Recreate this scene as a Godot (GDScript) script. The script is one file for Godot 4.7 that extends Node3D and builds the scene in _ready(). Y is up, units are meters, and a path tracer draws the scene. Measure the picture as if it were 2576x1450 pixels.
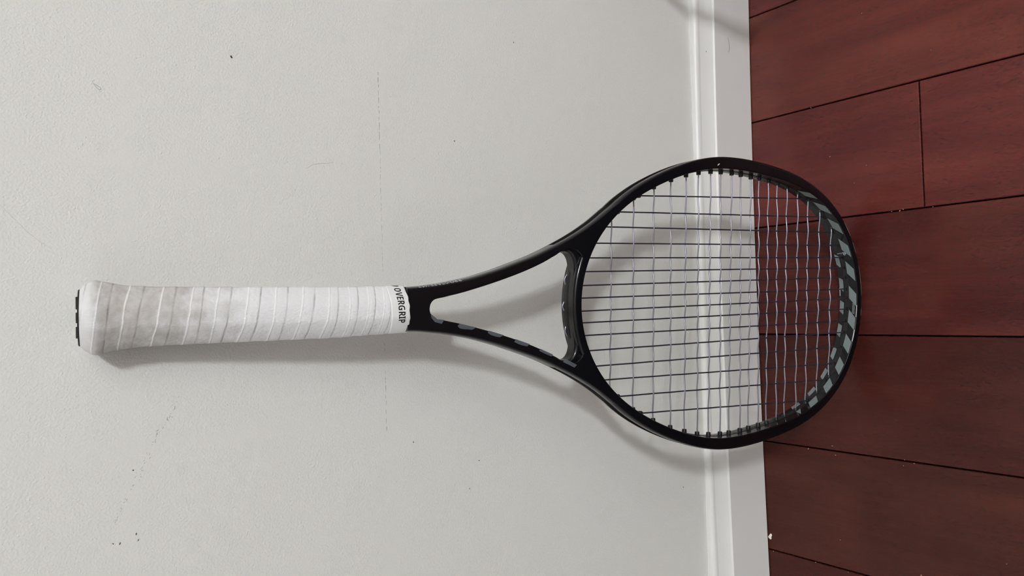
extends Node3D
# A black tennis racket stands head-down on a dark red plank floor and leans with its white-taped handle against a painted wall.
# The picture is a portrait photograph turned on its side: the camera is rolled, so the floor is at the right of the frame.

const FLOOR_Y := -0.0015
const HALF := 0.01075            # half the thickness of the frame's beam
const CENTRE := 0.165            # middle of the hoop, measured from the tip
# racket axes: W across the head, A from the tip to the butt, N out of the string bed towards the room
const W := Vector3(0.999296, 0.001133, 0.037503)
const A := Vector3(0.004948, 0.986837, -0.161644)
const N := Vector3(-0.037192, 0.161716, 0.986136)
const TIP := Vector3(0.000277, 0.001738, 0.128792)

var rng := RandomNumberGenerator.new()
var taken := {}
var M := {}
var racket: Node3D

# ------------------------------------------------------------------ helpers

func mat(color: Color, rough := 0.5, metal := 0.0, spec := 0.5) -> StandardMaterial3D:
	var m := StandardMaterial3D.new()
	m.albedo_color = color
	m.roughness = rough
	m.metallic = metal
	m.metallic_specular = spec
	return m

func numbered(called: String) -> String:
	var k: int = taken.get(called, 0)
	taken[called] = k + 1
	return called if k == 0 else "%s_%03d" % [called, k]

func obj(called: String, mesh: Mesh, m: Material, parent: Node = self) -> MeshInstance3D:
	var o := MeshInstance3D.new()
	var key := called if parent == self else str(parent.get_instance_id()) + called
	var k: int = taken.get(key, 0)
	taken[key] = k + 1
	o.name = called if k == 0 else "%s_%03d" % [called, k]
	o.mesh = mesh
	if m:
		o.material_override = m
	o.cast_shadow = GeometryInstance3D.SHADOW_CASTING_SETTING_ON
	parent.add_child(o, true)
	return o

func tag(o: Node, label: String, category: String, group := "") -> void:
	o.set_meta("label", label)
	o.set_meta("category", category)
	if group:
		o.set_meta("group", group)

func structure(o: Node) -> Node:
	o.set_meta("kind", "structure")
	return o

# a skin over rings of points; «hard» lists the profile points where the surface has an edge
func skin(rings: Array, hard := {}, closed_path := false, closed_profile := true, colors: Array = [], uvs: Array = []) -> Array:
	var n: int = rings.size()
	var m: int = rings[0].size()
	var cols := m if closed_profile else m - 1
	var v := PackedVector3Array()
	var nn := PackedVector3Array()
	var cc := PackedColorArray()
	var uu := PackedVector2Array()
	var idx := PackedInt32Array()
	var slot := {}
	# one column of vertices per profile point, two at a hard one
	var column := []
	for j in m:
		if hard.has(j):
			column.append([j, -1])
			column.append([j, 1])
			slot[j] = [column.size() - 2, column.size() - 1]
		else:
			column.append([j, 0])
			slot[j] = [column.size() - 1, column.size() - 1]
	var total := column.size()
	var sign_sum := 0.0
	for i in n:
		var r: PackedVector3Array = rings[i]
		var rp: PackedVector3Array = rings[(i + n - 1) % n if closed_path else maxi(i - 1, 0)]
		var rq: PackedVector3Array = rings[(i + 1) % n if closed_path else mini(i + 1, n - 1)]
		var mid := Vector3.ZERO
		for q in r:
			mid += q
		mid /= m
		for c in column:
			var j: int = c[0]
			var a := (j + m - 1) % m if closed_profile else maxi(j - 1, 0)
			var b := (j + 1) % m if closed_profile else mini(j + 1, m - 1)
			if c[1] == -1:
				b = j
			elif c[1] == 1:
				a = j
			var along := rq[j] - rp[j]
			var across := r[b] - r[a]
			if along.length_squared() < 1e-16:
				along = rq[a] - rp[a] + rq[b] - rp[b]
			var no := along.cross(across)
			no = no.normalized() if no.length_squared() > 1e-24 else (r[j] - mid).normalized()
			sign_sum += no.dot(r[j] - mid)
			v.append(r[j])
			nn.append(no)
			if colors:
				cc.append(colors[i][j])
			if uvs:
				uu.append(uvs[i][j])
	if sign_sum < 0.0:
		for i in nn.size():
			nn[i] = -nn[i]
	for i in (n if closed_path else n - 1):
		var i2 := (i + 1) % n
		for j in cols:
			var j2 := (j + 1) % m
			var p: int = i * total + slot[j][1]
			var q: int = i * total + slot[j2][0]
			var p2: int = i2 * total + slot[j][1]
			var q2: int = i2 * total + slot[j2][0]
			face(idx, v, nn, p, q, p2)
			face(idx, v, nn, q, q2, p2)
	return pack(v, nn, idx, cc, uu)

func face(idx: PackedInt32Array, v: PackedVector3Array, nn: PackedVector3Array, a: int, b: int, c: int) -> void:
	var g := (v[b] - v[a]).cross(v[c] - v[a])
	if g.dot(nn[a] + nn[b] + nn[c]) > 0.0:
		idx.append_array([a, c, b])
	else:
		idx.append_array([a, b, c])

func pack(v: PackedVector3Array, nn: PackedVector3Array, idx: PackedInt32Array, cc := PackedColorArray(), uu := PackedVector2Array()) -> Array:
	var arr := []
	arr.resize(Mesh.ARRAY_MAX)
	arr[Mesh.ARRAY_VERTEX] = v
	arr[Mesh.ARRAY_NORMAL] = nn
	arr[Mesh.ARRAY_INDEX] = idx
	if cc.size():
		arr[Mesh.ARRAY_COLOR] = cc
	if uu.size():
		arr[Mesh.ARRAY_TEX_UV] = uu
	return arr

func mesh_of(parts: Array) -> ArrayMesh:
	# joins the pieces into one surface
	var v := PackedVector3Array()
	var nn := PackedVector3Array()
	var idx := PackedInt32Array()
	var cc := PackedColorArray()
	var uu := PackedVector2Array()
	for p in parts:
		var first := v.size()
		v.append_array(p[Mesh.ARRAY_VERTEX])
		nn.append_array(p[Mesh.ARRAY_NORMAL])
		if p[Mesh.ARRAY_COLOR] != null:
			cc.append_array(p[Mesh.ARRAY_COLOR])
		if p[Mesh.ARRAY_TEX_UV] != null:
			uu.append_array(p[Mesh.ARRAY_TEX_UV])
		for k in p[Mesh.ARRAY_INDEX]:
			idx.append(k + first)
	var am := ArrayMesh.new()
	am.add_surface_from_arrays(Mesh.PRIMITIVE_TRIANGLES, pack(v, nn, idx, cc if cc.size() == v.size() else PackedColorArray(), uu if uu.size() == v.size() else PackedVector2Array()))
	return am

func cap(ring: PackedVector3Array, no: Vector3) -> Array:
	var v := PackedVector3Array()
	var nn := PackedVector3Array()
	var idx := PackedInt32Array()
	var mid := Vector3.ZERO
	for q in ring:
		mid += q / ring.size()
	v.append(mid)
	nn.append(no)
	for q in ring:
		v.append(q)
		nn.append(no)
	for k in ring.size():
		face(idx, v, nn, 0, 1 + k, 1 + (k + 1) % ring.size())
	return pack(v, nn, idx)

# a solid with a polygon as its outline: top at «up» above, bottom below, all in the plane of x and y axes given
func slab(poly: PackedVector2Array, o: Vector3, ex: Vector3, ey: Vector3, ez: Vector3, lo: float, hi: float, bevel := 0.0) -> Array:
	var parts := []
	var c := Vector2.ZERO
	for q in poly:
		c += q / poly.size()
	var rings := []
	var levels := [[lo, 0.0], [hi - bevel, 0.0], [hi, bevel]] if bevel > 0.0 else [[lo, 0.0], [hi, 0.0]]
	for l in levels:
		var r := PackedVector3Array()
		for q in poly:
			var d := (c - q)
			var p: Vector2 = q + d.normalized() * minf(l[1], d.length() * 0.5)
			r.append(o + ex * p.x + ey * p.y + ez * l[0])
		rings.append(r)
	for k in rings.size() - 1:
		var v := PackedVector3Array()
		var nn := PackedVector3Array()
		var idx := PackedInt32Array()
		var r0: PackedVector3Array = rings[k]
		var r1: PackedVector3Array = rings[k + 1]
		for j in poly.size():
			var j2 := (j + 1) % poly.size()
			var no := (r0[j2] - r0[j]).cross(r1[j] - r0[j]).normalized()
			if no.dot(r0[j] - (o + ex * c.x + ey * c.y + ez * levels[k][0])) < 0.0:
				no = -no
			var f := v.size()
			v.append_array([r0[j], r0[j2], r1[j2], r1[j]])
			nn.append_array([no, no, no, no])
			face(idx, v, nn, f, f + 1, f + 2)
			face(idx, v, nn, f, f + 2, f + 3)
		parts.append(pack(v, nn, idx))
	parts.append(cap(rings[-1], ez))
	parts.append(cap(rings[0], -ez))
	return parts

func tube(path: PackedVector3Array, radius: float, sides := 8, taper := []) -> Array:
	var rings := []
	var up := Vector3(0.31, 0.17, 0.93).normalized()
	for i in path.size():
		var t := (path[mini(i + 1, path.size() - 1)] - path[maxi(i - 1, 0)]).normalized()
		var a := t.cross(up).normalized()
		var b := a.cross(t).normalized()
		up = b
		var r := PackedVector3Array()
		var rad: float = radius * (taper[i] if taper else 1.0)
		for k in sides:
			var g := TAU * k / sides
			r.append(path[i] + (a * cos(g) + b * sin(g)) * rad)
		rings.append(r)
	return [skin(rings), cap(rings[0], (path[0] - path[1]).normalized()), cap(rings[-1], (path[-1] - path[-2]).normalized())]

func look(xs: Array, ys: Array, x: float) -> float:
	# straight lines between the points of a table
	if x <= xs[0]:
		return ys[0]
	for k in range(1, xs.size()):
		if x <= xs[k]:
			return lerpf(ys[k - 1], ys[k], (x - xs[k - 1]) / (xs[k] - xs[k - 1]))
	return ys[-1]

func curve(xs: Array, ys: Array, x: float) -> float:
	# a smooth line through the points of a table (monotone cubic)
	var n := xs.size()
	if x <= xs[0]:
		return ys[0]
	if x >= xs[n - 1]:
		return ys[n - 1]
	var k := 0
	while x > xs[k + 1]:
		k += 1
	var h: float = xs[k + 1] - xs[k]
	var d: float = (ys[k + 1] - ys[k]) / h
	var d0: float = (ys[k] - ys[k - 1]) / (xs[k] - xs[k - 1]) if k > 0 else d
	var d2: float = (ys[k + 2] - ys[k + 1]) / (xs[k + 2] - xs[k + 1]) if k + 2 < n else d
	var m0 := 0.0 if d0 * d <= 0.0 else 2.0 * d0 * d / (d0 + d)
	var m1 := 0.0 if d2 * d <= 0.0 else 2.0 * d2 * d / (d2 + d)
	var t: float = (x - xs[k]) / h
	return ys[k] * (1 + 2 * t) * (1 - t) * (1 - t) + h * m0 * t * (1 - t) * (1 - t) + ys[k + 1] * t * t * (3 - 2 * t) + h * m1 * t * t * (t - 1)

func noise_tex(freq: float, octaves: int, size: int, seed_: int, kind := FastNoiseLite.TYPE_SIMPLEX_SMOOTH, warp := 0.0) -> NoiseTexture2D:
	var f := FastNoiseLite.new()
	f.noise_type = kind
	f.seed = seed_
	f.frequency = freq
	f.fractal_octaves = octaves
	f.fractal_gain = 0.55
	if warp > 0.0:
		f.domain_warp_enabled = true
		f.domain_warp_amplitude = warp
		f.domain_warp_frequency = freq * 0.7
	var t := NoiseTexture2D.new()
	t.width = size
	t.height = size
	t.seamless = true
	t.seamless_blend_skirt = 0.15
	t.noise = f
	return t

# ------------------------------------------------------------------ scene

func _ready() -> void:
	rng.seed = 20240517
	view_and_light()
	materials()
	room()
	build_floor()
	build_baseboard()
	build_racket()
	build_wall_marks()
	build_small_things()

func view_and_light() -> void:
	var cam := Camera3D.new()
	cam.name = "camera"
	var right := Vector3(-0.0287045, -0.8103818, 0.5851986)
	var down := Vector3(-0.9991903, 0.0067510, -0.0396624)
	var ahead := Vector3(0.0281910, -0.5858633, -0.8099194)
	cam.transform = Transform3D(Basis(right, -down, -ahead), Vector3(0, 0.7405473, 0.5608368))
	cam.fov = rad_to_deg(2.0 * atan(725.0 / 1935.0))
	cam.near = 0.02
	cam.far = 30.0
	add_child(cam, true)
	cam.current = true

	var we := WorldEnvironment.new()
	we.name = "world_environment"
	var e := Environment.new()
	e.background_mode = Environment.BG_COLOR
	e.background_color = Color(0.02, 0.02, 0.022)
	e.tonemap_mode = Environment.TONE_MAPPER_LINEAR
	e.tonemap_exposure = 1.0
	e.sdfgi_enabled = true
	e.ssao_enabled = true
	e.ssil_enabled = true
	we.environment = e
	add_child(we, true)

	# the ceiling lamp: a round opal dome, above the camera and to the right
	var lamp := Node3D.new()
	lamp.name = "ceiling_lamp"
	lamp.position = LAMP
	tag(lamp, "round opal glass dome lamp fixed to the white ceiling", "lamp")
	add_child(lamp, true)
	var rings := []
	for k in 13:
		var g := PI / 2 * k / 12.0
		var r := PackedVector3Array()
		for j in 40:
			r.append(Vector3(cos(TAU * j / 40) * maxf(0.17 * cos(g), 0.0005), -0.075 * sin(g), sin(TAU * j / 40) * maxf(0.17 * cos(g), 0.0005)))
		rings.append(r)
	var glow := mat(Color(0.95, 0.95, 0.93), 0.3)
	glow.emission_enabled = true
	glow.emission = Color(1.0, 0.97, 0.93)
	glow.emission_energy_multiplier = 2.0
	obj("lamp_shade", mesh_of([skin(rings)]), glow, lamp)
	var base := CylinderMesh.new()
	base.top_radius = 0.185
	base.bottom_radius = 0.185
	base.height = 0.03
	var bo := obj("lamp_base", base, mat(Color(0.85, 0.85, 0.85), 0.4), lamp)
	bo.position.y = 0.0155
	var li := OmniLight3D.new()
	li.name = "lamp_light"
	li.position.y = -0.09
	li.light_color = Color(0.971, 0.988, 1.0)
	li.light_energy = LAMP_ENERGY
	li.light_size = 0.15
	li.omni_range = 8.0
	li.omni_attenuation = 2.0
	li.shadow_enabled = true
	lamp.add_child(li, true)

const LAMP := Vector3(1.18, 2.86, 2.58)
const LAMP_ENERGY := 8.0

func materials() -> void:
	var wall := mat(Color(0.875, 0.872, 0.855), 0.62, 0.0, 0.4)
	wall.uv1_triplanar = true
	wall.uv1_world_triplanar = true
	wall.uv1_scale = Vector3.ONE * 5.3
	wall.heightmap_enabled = true
	wall.heightmap_texture = wall_relief()
	wall.heightmap_scale = 0.041
	M.wall = wall
	M.plain_wall = mat(Color(0.86, 0.855, 0.84), 0.7)
	M.dark_wall = mat(Color(0.62, 0.61, 0.60), 0.7)
	M.trim = mat(Color(0.885, 0.88, 0.87), 0.38, 0.0, 0.5)
	var tn := noise_tex(0.012, 3, 512, 5)
	M.trim.heightmap_enabled = true
	M.trim.heightmap_texture = tn
	M.trim.heightmap_scale = 0.01
	M.trim.uv1_triplanar = true
	M.trim.uv1_world_triplanar = true
	M.trim.uv1_scale = Vector3(3, 9, 9)
	# the racket
	M.frame = mat(Color(0.022, 0.025, 0.042), 0.38, 0.0, 0.22)
	M.frame.clearcoat_enabled = true
	M.frame.clearcoat = 0.7
	M.frame.clearcoat_roughness = 0.14
	M.frame.heightmap_enabled = true
	M.frame.heightmap_texture = noise_tex(0.05, 3, 512, 9)
	M.frame.heightmap_scale = 0.002
	M.frame.uv1_triplanar = true
	M.frame.uv1_scale = Vector3.ONE * 14.0
	M.plastic = mat(Color(0.05, 0.051, 0.053), 0.45)
	M.string = mat(Color(0.62, 0.61, 0.66), 0.38, 0.85, 0.6)  # crosses, knot and loops; their brighter glint is put into the colour
	M.main_string = mat(Color(0.30, 0.285, 0.34), 0.38, 0.8, 0.6)  # same string as the crosses; its dimmer glint is painted in as darker colour
	M.decal = mat(Color(0.47, 0.51, 0.51), 0.55)
	M.decal_dark = mat(Color(0.30, 0.32, 0.34), 0.5)
	M.print_grey = mat(Color(0.66, 0.67, 0.69), 0.5)
	M.worn = mat(Color(0.62, 0.58, 0.54), 0.6)
	M.white_line = mat(Color(0.85, 0.86, 0.86), 0.4)
	M.black_print = mat(Color(0.03, 0.03, 0.035), 0.55)
	M.rubber = mat(Color(0.03, 0.03, 0.032), 0.6)
	var grip := mat(Color.WHITE, 0.62, 0.0, 0.35)
	grip.vertex_color_use_as_albedo = true
	grip.heightmap_enabled = true
	grip.heightmap_texture = noise_tex(0.06, 4, 512, 21, FastNoiseLite.TYPE_SIMPLEX_SMOOTH, 8.0)
	grip.heightmap_scale = 0.03
	grip.uv1_triplanar = true
	grip.uv1_scale = Vector3(16, 9, 16)
	M.grip = grip
	M.tape = mat(Color(0.91, 0.91, 0.91), 0.42)
	M.crumb = mat(Color(0.70, 0.53, 0.45), 0.8)
	M.paint = mat(Color(0.90, 0.895, 0.87), 0.5)
	M.subfloor = mat(Color(0.05, 0.03, 0.03), 0.9)
	M.pencil = mat(Color(0.66, 0.655, 0.64), 0.8)
	M.speck = mat(Color(0.24, 0.15, 0.09), 0.8)
	M.speck_grey = mat(Color(0.40, 0.38, 0.35), 0.8)
	M.hair = mat(Color(0.12, 0.11, 0.12), 0.5)
	M.rust = mat(Color(0.70, 0.52, 0.30), 0.7)
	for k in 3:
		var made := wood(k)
		for shade_tone in 3:
			var pm := mat([Color(1, 1, 1), Color(0.83, 0.84, 0.84), Color(0.76, 0.79, 0.76)][shade_tone], 1.0, 0.0, 0.34)  # board tones step darker: plank colour with some floor shade painted in
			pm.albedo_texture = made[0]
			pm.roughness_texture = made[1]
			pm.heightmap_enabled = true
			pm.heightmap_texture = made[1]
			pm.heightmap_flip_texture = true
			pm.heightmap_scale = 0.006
			M["plank%d%d" % [k, shade_tone]] = pm

func wall_relief() -> Texture2D:
	# rolled paint: fine stipple on soft swells, with scattered sharper nibs
	var size := 1024
	var a := seamless(0.085, 2, size, 11, 0.0)
	var b := seamless(0.012, 2, size, 12, 0.0)
	var c := seamless(0.075, 2, size, 13, 6.0)
	var out := PackedByteArray()
	out.resize(size * size)
	for i in size * size:
		var nib := maxf(0.0, c[i] - 177.0) * 1.3
		out[i] = int(clampf(40.0 + 0.42 * a[i] + 0.20 * b[i] + nib, 0.0, 255.0))
	return ImageTexture.create_from_image(Image.create_from_data(size, size, false, Image.FORMAT_L8, out))

func seamless(freq: float, octaves: int, size: int, seed_: int, warp: float) -> PackedByteArray:
	var f := FastNoiseLite.new()
	f.noise_type = FastNoiseLite.TYPE_SIMPLEX_SMOOTH
	f.seed = seed_
	f.frequency = freq
	f.fractal_octaves = octaves
	if warp > 0.0:
		f.domain_warp_enabled = true
		f.domain_warp_amplitude = warp
		f.domain_warp_frequency = freq
	var im := f.get_seamless_image(size, size, false, false, 0.12)
	im.convert(Image.FORMAT_L8)
	return im.get_data()

func wood(k: int) -> Array:
	# u runs across the board (0.125 m), v along it (0.25 m)
	var w := 512
	var h := 1024
	var layers := []
	for l in [[0.02, 2, w, 48], [0.09, 2, w, 80], [0.26, 1, w, 150], [0.012, 2, 128, 64]]:
		var f := FastNoiseLite.new()
		f.noise_type = FastNoiseLite.TYPE_SIMPLEX_SMOOTH
		f.seed = 100 + k * 17 + layers.size()
		f.frequency = l[0]
		f.fractal_octaves = l[1]
		var im := f.get_seamless_image(l[2], l[3], false, false, 0.2)
		im.convert(Image.FORMAT_L8)
		im.resize(w, h, Image.INTERPOLATE_CUBIC)
		layers.append(im.get_data())
	var col := PackedByteArray()
	col.resize(w * h * 3)
	var rough := PackedByteArray()
	rough.resize(w * h)
	var base: Color = [Color(0.392, 0.172, 0.150), Color(0.378, 0.165, 0.145), Color(0.386, 0.178, 0.150)][k]
	for i in w * h:
		var band: float = (layers[0][i] - 128.0) / 128.0
		var streak: float = (layers[1][i] - 128.0) / 128.0
		var pore := clampf((layers[2][i] - 150.0) / 45.0, 0.0, 1.0) * clampf((layers[1][i] - 90.0) / 60.0, 0.0, 1.0)
		var cloud: float = (layers[3][i] - 128.0) / 128.0
		var t := 1.0 + 0.05 * band + 0.07 * streak + 0.13 * cloud - 0.30 * pore
		col[i * 3] = int(clampf(base.r * 255.0 * t, 0, 255))
		col[i * 3 + 1] = int(clampf(base.g * 255.0 * (t + 0.06 * cloud), 0, 255))
		col[i * 3 + 2] = int(clampf(base.b * 255.0 * (t + 0.02 * streak), 0, 255))
		rough[i] = int(clampf(255.0 * (0.23 + 0.05 * streak + 0.2 * pore), 0, 255))
	return [ImageTexture.create_from_image(Image.create_from_data(w, h, false, Image.FORMAT_RGB8, col)), ImageTexture.create_from_image(Image.create_from_data(w, h, false, Image.FORMAT_L8, rough))]

# ------------------------------------------------------------------ the room

func box(lo: Vector3, hi: Vector3) -> ArrayMesh:
	var poly := PackedVector2Array([Vector2(lo.x, lo.z), Vector2(hi.x, lo.z), Vector2(hi.x, hi.z), Vector2(lo.x, hi.z)])
	return mesh_of(slab(poly, Vector3.ZERO, Vector3.RIGHT, Vector3.BACK, Vector3.UP, lo.y, hi.y))

const X0 := -1.75
const X1 := 2.05
const Z1 := 3.7
const TOP := 2.95

func room() -> void:
	structure(obj("wall_back", box(Vector3(X0 - 0.1, -0.1, -0.1), Vector3(X1 + 0.1, TOP + 0.1, 0.0)), M.wall))
	structure(obj("wall_left", box(Vector3(X0 - 0.1, -0.1, 0.0), Vector3(X0, TOP + 0.1, Z1)), M.plain_wall))
	structure(obj("wall_right", box(Vector3(X1, -0.1, 0.0), Vector3(X1 + 0.1, TOP + 0.1, Z1)), M.plain_wall))
	structure(obj("wall_front", box(Vector3(X0 - 0.1, -0.1, Z1), Vector3(X1 + 0.1, TOP + 0.1, Z1 + 0.1)), M.dark_wall))
	structure(obj("ceiling", box(Vector3(X0, TOP - 0.06, 0.0), Vector3(X1, TOP + 0.1, Z1)), M.plain_wall))

func build_floor() -> void:
	var fl := Node3D.new()
	fl.name = "floor"
	structure(fl)
	add_child(fl, true)
	obj("subfloor", box(Vector3(X0, FLOOR_Y - 0.06, 0.0), Vector3(X1, FLOOR_Y - 0.012, Z1)), M.subfloor, fl)
	var gap := 0.0007
	var x := -0.036 - 0.1213 * 14
	var row := -14
	while x < X1 - 0.01:
		var xa := maxf(x, X0)
		var xb := minf(x + 0.1213, X1)
		# where the boards of this row meet end to end
		var ends := [0.0]
		var z := 0.203 if row == 1 else 0.75 + fposmod(row * 0.473, 0.9)
		while z < Z1 - 0.1:
			ends.append(z)
			z += 0.92
		ends.append(Z1)
		for k in ends.size() - 1:
			plank(fl, xa + gap, xb - gap, ends[k] + (gap if k else 0.0), ends[k + 1] - gap, (absi(row * 7 + k * 2)) % 3, 0 if row > 0 else 1 if row == 0 else 2)  # rows towards -x take the darker tones that carry painted floor shade
		x += 0.1213
		row += 1

func plank(fl: Node, xa: float, xb: float, za: float, zb: float, kind: int, shade_tone: int) -> void:
	var c := 0.0006
	var top := FLOOR_Y + rng.randf_range(-0.00015, 0.0)
	var low := FLOOR_Y - 0.012
	var v := PackedVector3Array()
	var nn := PackedVector3Array()
	var uu := PackedVector2Array()
	var idx := PackedInt32Array()
	var off := Vector2(rng.randf(), rng.randf())
	var quads := [
		[Vector3(xa + c, top, za + c), Vector3(xb - c, top, za + c), Vector3(xb - c, top, zb - c), Vector3(xa + c, top, zb - c), Vector3.UP],
		[Vector3(xa, top - c, za), Vector3(xa + c, top, za + c), Vector3(xa + c, top, zb - c), Vector3(xa, top - c, zb), Vector3(-0.7, 0.7, 0)],
		[Vector3(xb, top - c, za), Vector3(xb - c, top, za + c), Vector3(xb - c, top, zb - c), Vector3(xb, top - c, zb), Vector3(0.7, 0.7, 0)],
		[Vector3(xa, top - c, za), Vector3(xb, top - c, za), Vector3(xb - c, top, za + c), Vector3(xa + c, top, za + c), Vector3(0, 0.7, -0.7)],
		[Vector3(xa, top - c, zb), Vector3(xb, top - c, zb), Vector3(xb - c, top, zb - c), Vector3(xa + c, top, zb - c), Vector3(0, 0.7, 0.7)],
		[Vector3(xa, low, za), Vector3(xa, top - c, za), Vector3(xa, top - c, zb), Vector3(xa, low, zb), Vector3.LEFT],
		[Vector3(xb, low, za), Vector3(xb, top - c, za), Vector3(xb, top - c, zb), Vector3(xb, low, zb), Vector3.RIGHT],
		[Vector3(xa, low, za), Vector3(xb, low, za), Vector3(xb, top - c, za), Vector3(xa, top - c, za), Vector3.FORWARD],
		[Vector3(xa, low, zb), Vector3(xb, low, zb), Vector3(xb, top - c, zb), Vector3(xa, top - c, zb), Vector3.BACK],
		[Vector3(xa, low, za), Vector3(xb, low, za), Vector3(xb, low, zb), Vector3(xa, low, zb), Vector3.DOWN],
	]
	for q in quads:
		var f := v.size()
		var no: Vector3 = q[4].normalized()
		for k in 4:
			v.append(q[k])
			nn.append(no)
			uu.append(Vector2(q[k].x / 0.125, q[k].z / 0.25) + off)
		face(idx, v, nn, f, f + 1, f + 2)
		face(idx, v, nn, f, f + 2, f + 3)
	obj("plank", mesh_of([pack(v, nn, idx, PackedColorArray(), uu)]), M["plank%d%d" % [kind, shade_tone]], fl)

func build_baseboard() -> void:
	# flat board, small step, hollow and rounded cap; it bows a little away from the wall at both ends
	var prof := [Vector2(-0.004, 0.0), Vector2(0.0129, 0.0), Vector2(0.0129, 0.0607), Vector2(0.0126, 0.0613), Vector2(0.0115, 0.0622), Vector2(0.0112, 0.0627)]
	for k in range(1, 9):
		var g := PI / 2 * k / 8.0
		prof.append(Vector2(lerpf(0.0112 - 0.0057 * k / 8.0, 0.0055 + 0.0057 * (1.0 - sin(g)), 0.22), lerpf(0.0627 + 0.0140 * k / 8.0, 0.0627 + 0.0140 * (1.0 - cos(g)), 0.22)))
	prof.append_array([Vector2(0.0054, 0.0773), Vector2(0.0054, 0.0779)])
	for k in range(1, 6):
		var g := PI / 2 * k / 5.0
		prof.append(Vector2(0.0054 * cos(g) + 0.0002, 0.0779 + 0.0062 * sin(g)))
	prof.append(Vector2(-0.004, 0.0843))
	var rings := []
	var n := 60
	for i in n + 1:
		var x := lerpf(X0, X1, float(i) / n)
		var bow := minf(0.031 * x * x, 0.006)
		var r := PackedVector3Array()
		for q in prof:
			r.append(Vector3(x, FLOOR_Y + 0.0012 + q.y, q.x + (bow if q.x > 0.0 else 0.0)))
		rings.append(r)
	var hard := {0: 1, 1: 1, 2: 1, 5: 1, 13: 1, 14: 1, prof.size() - 1: 1}
	var b := obj("baseboard_back", mesh_of([skin(rings, hard)]), M.trim)
	structure(b)
	# what sticks to it
	mark(b, "scuff_mark", [Vector2(0.2981, 0.0379), Vector2(0.2917, 0.0362), Vector2(0.2864, 0.0358), Vector2(0.2838, 0.0362), Vector2(0.2812, 0.0376)], [0.15, 0.25, 0.35, 0.38, 0.15], 0.0131 + 0.0026, M.hair)
	mark(b, "stain", [Vector2(0.2785, 0.0705), Vector2(0.2773, 0.0698)], [0.7, 0.9], 0.0086 + 0.0024, M.rust)

func mark(parent: Node, called: String, pts: Array, widths: Array, z: float, m: Material) -> void:
	# a thin line of dirt or pencil lying on an upright face
	var rings := []
	for i in pts.size():
		var t: Vector2 = (pts[mini(i + 1, pts.size() - 1)] - pts[maxi(i - 1, 0)]).normalized()
		var s := Vector2(-t.y, t.x) * float(widths[i]) * 0.0005
		var p: Vector2 = pts[i]
		rings.append(PackedVector3Array([Vector3(p.x - s.x, p.y - s.y, z), Vector3(p.x, p.y, z + 0.00012), Vector3(p.x + s.x, p.y + s.y, z), Vector3(p.x, p.y, z - 0.0002)]))
	obj(called, mesh_of([skin(rings)]), m, parent)

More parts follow.
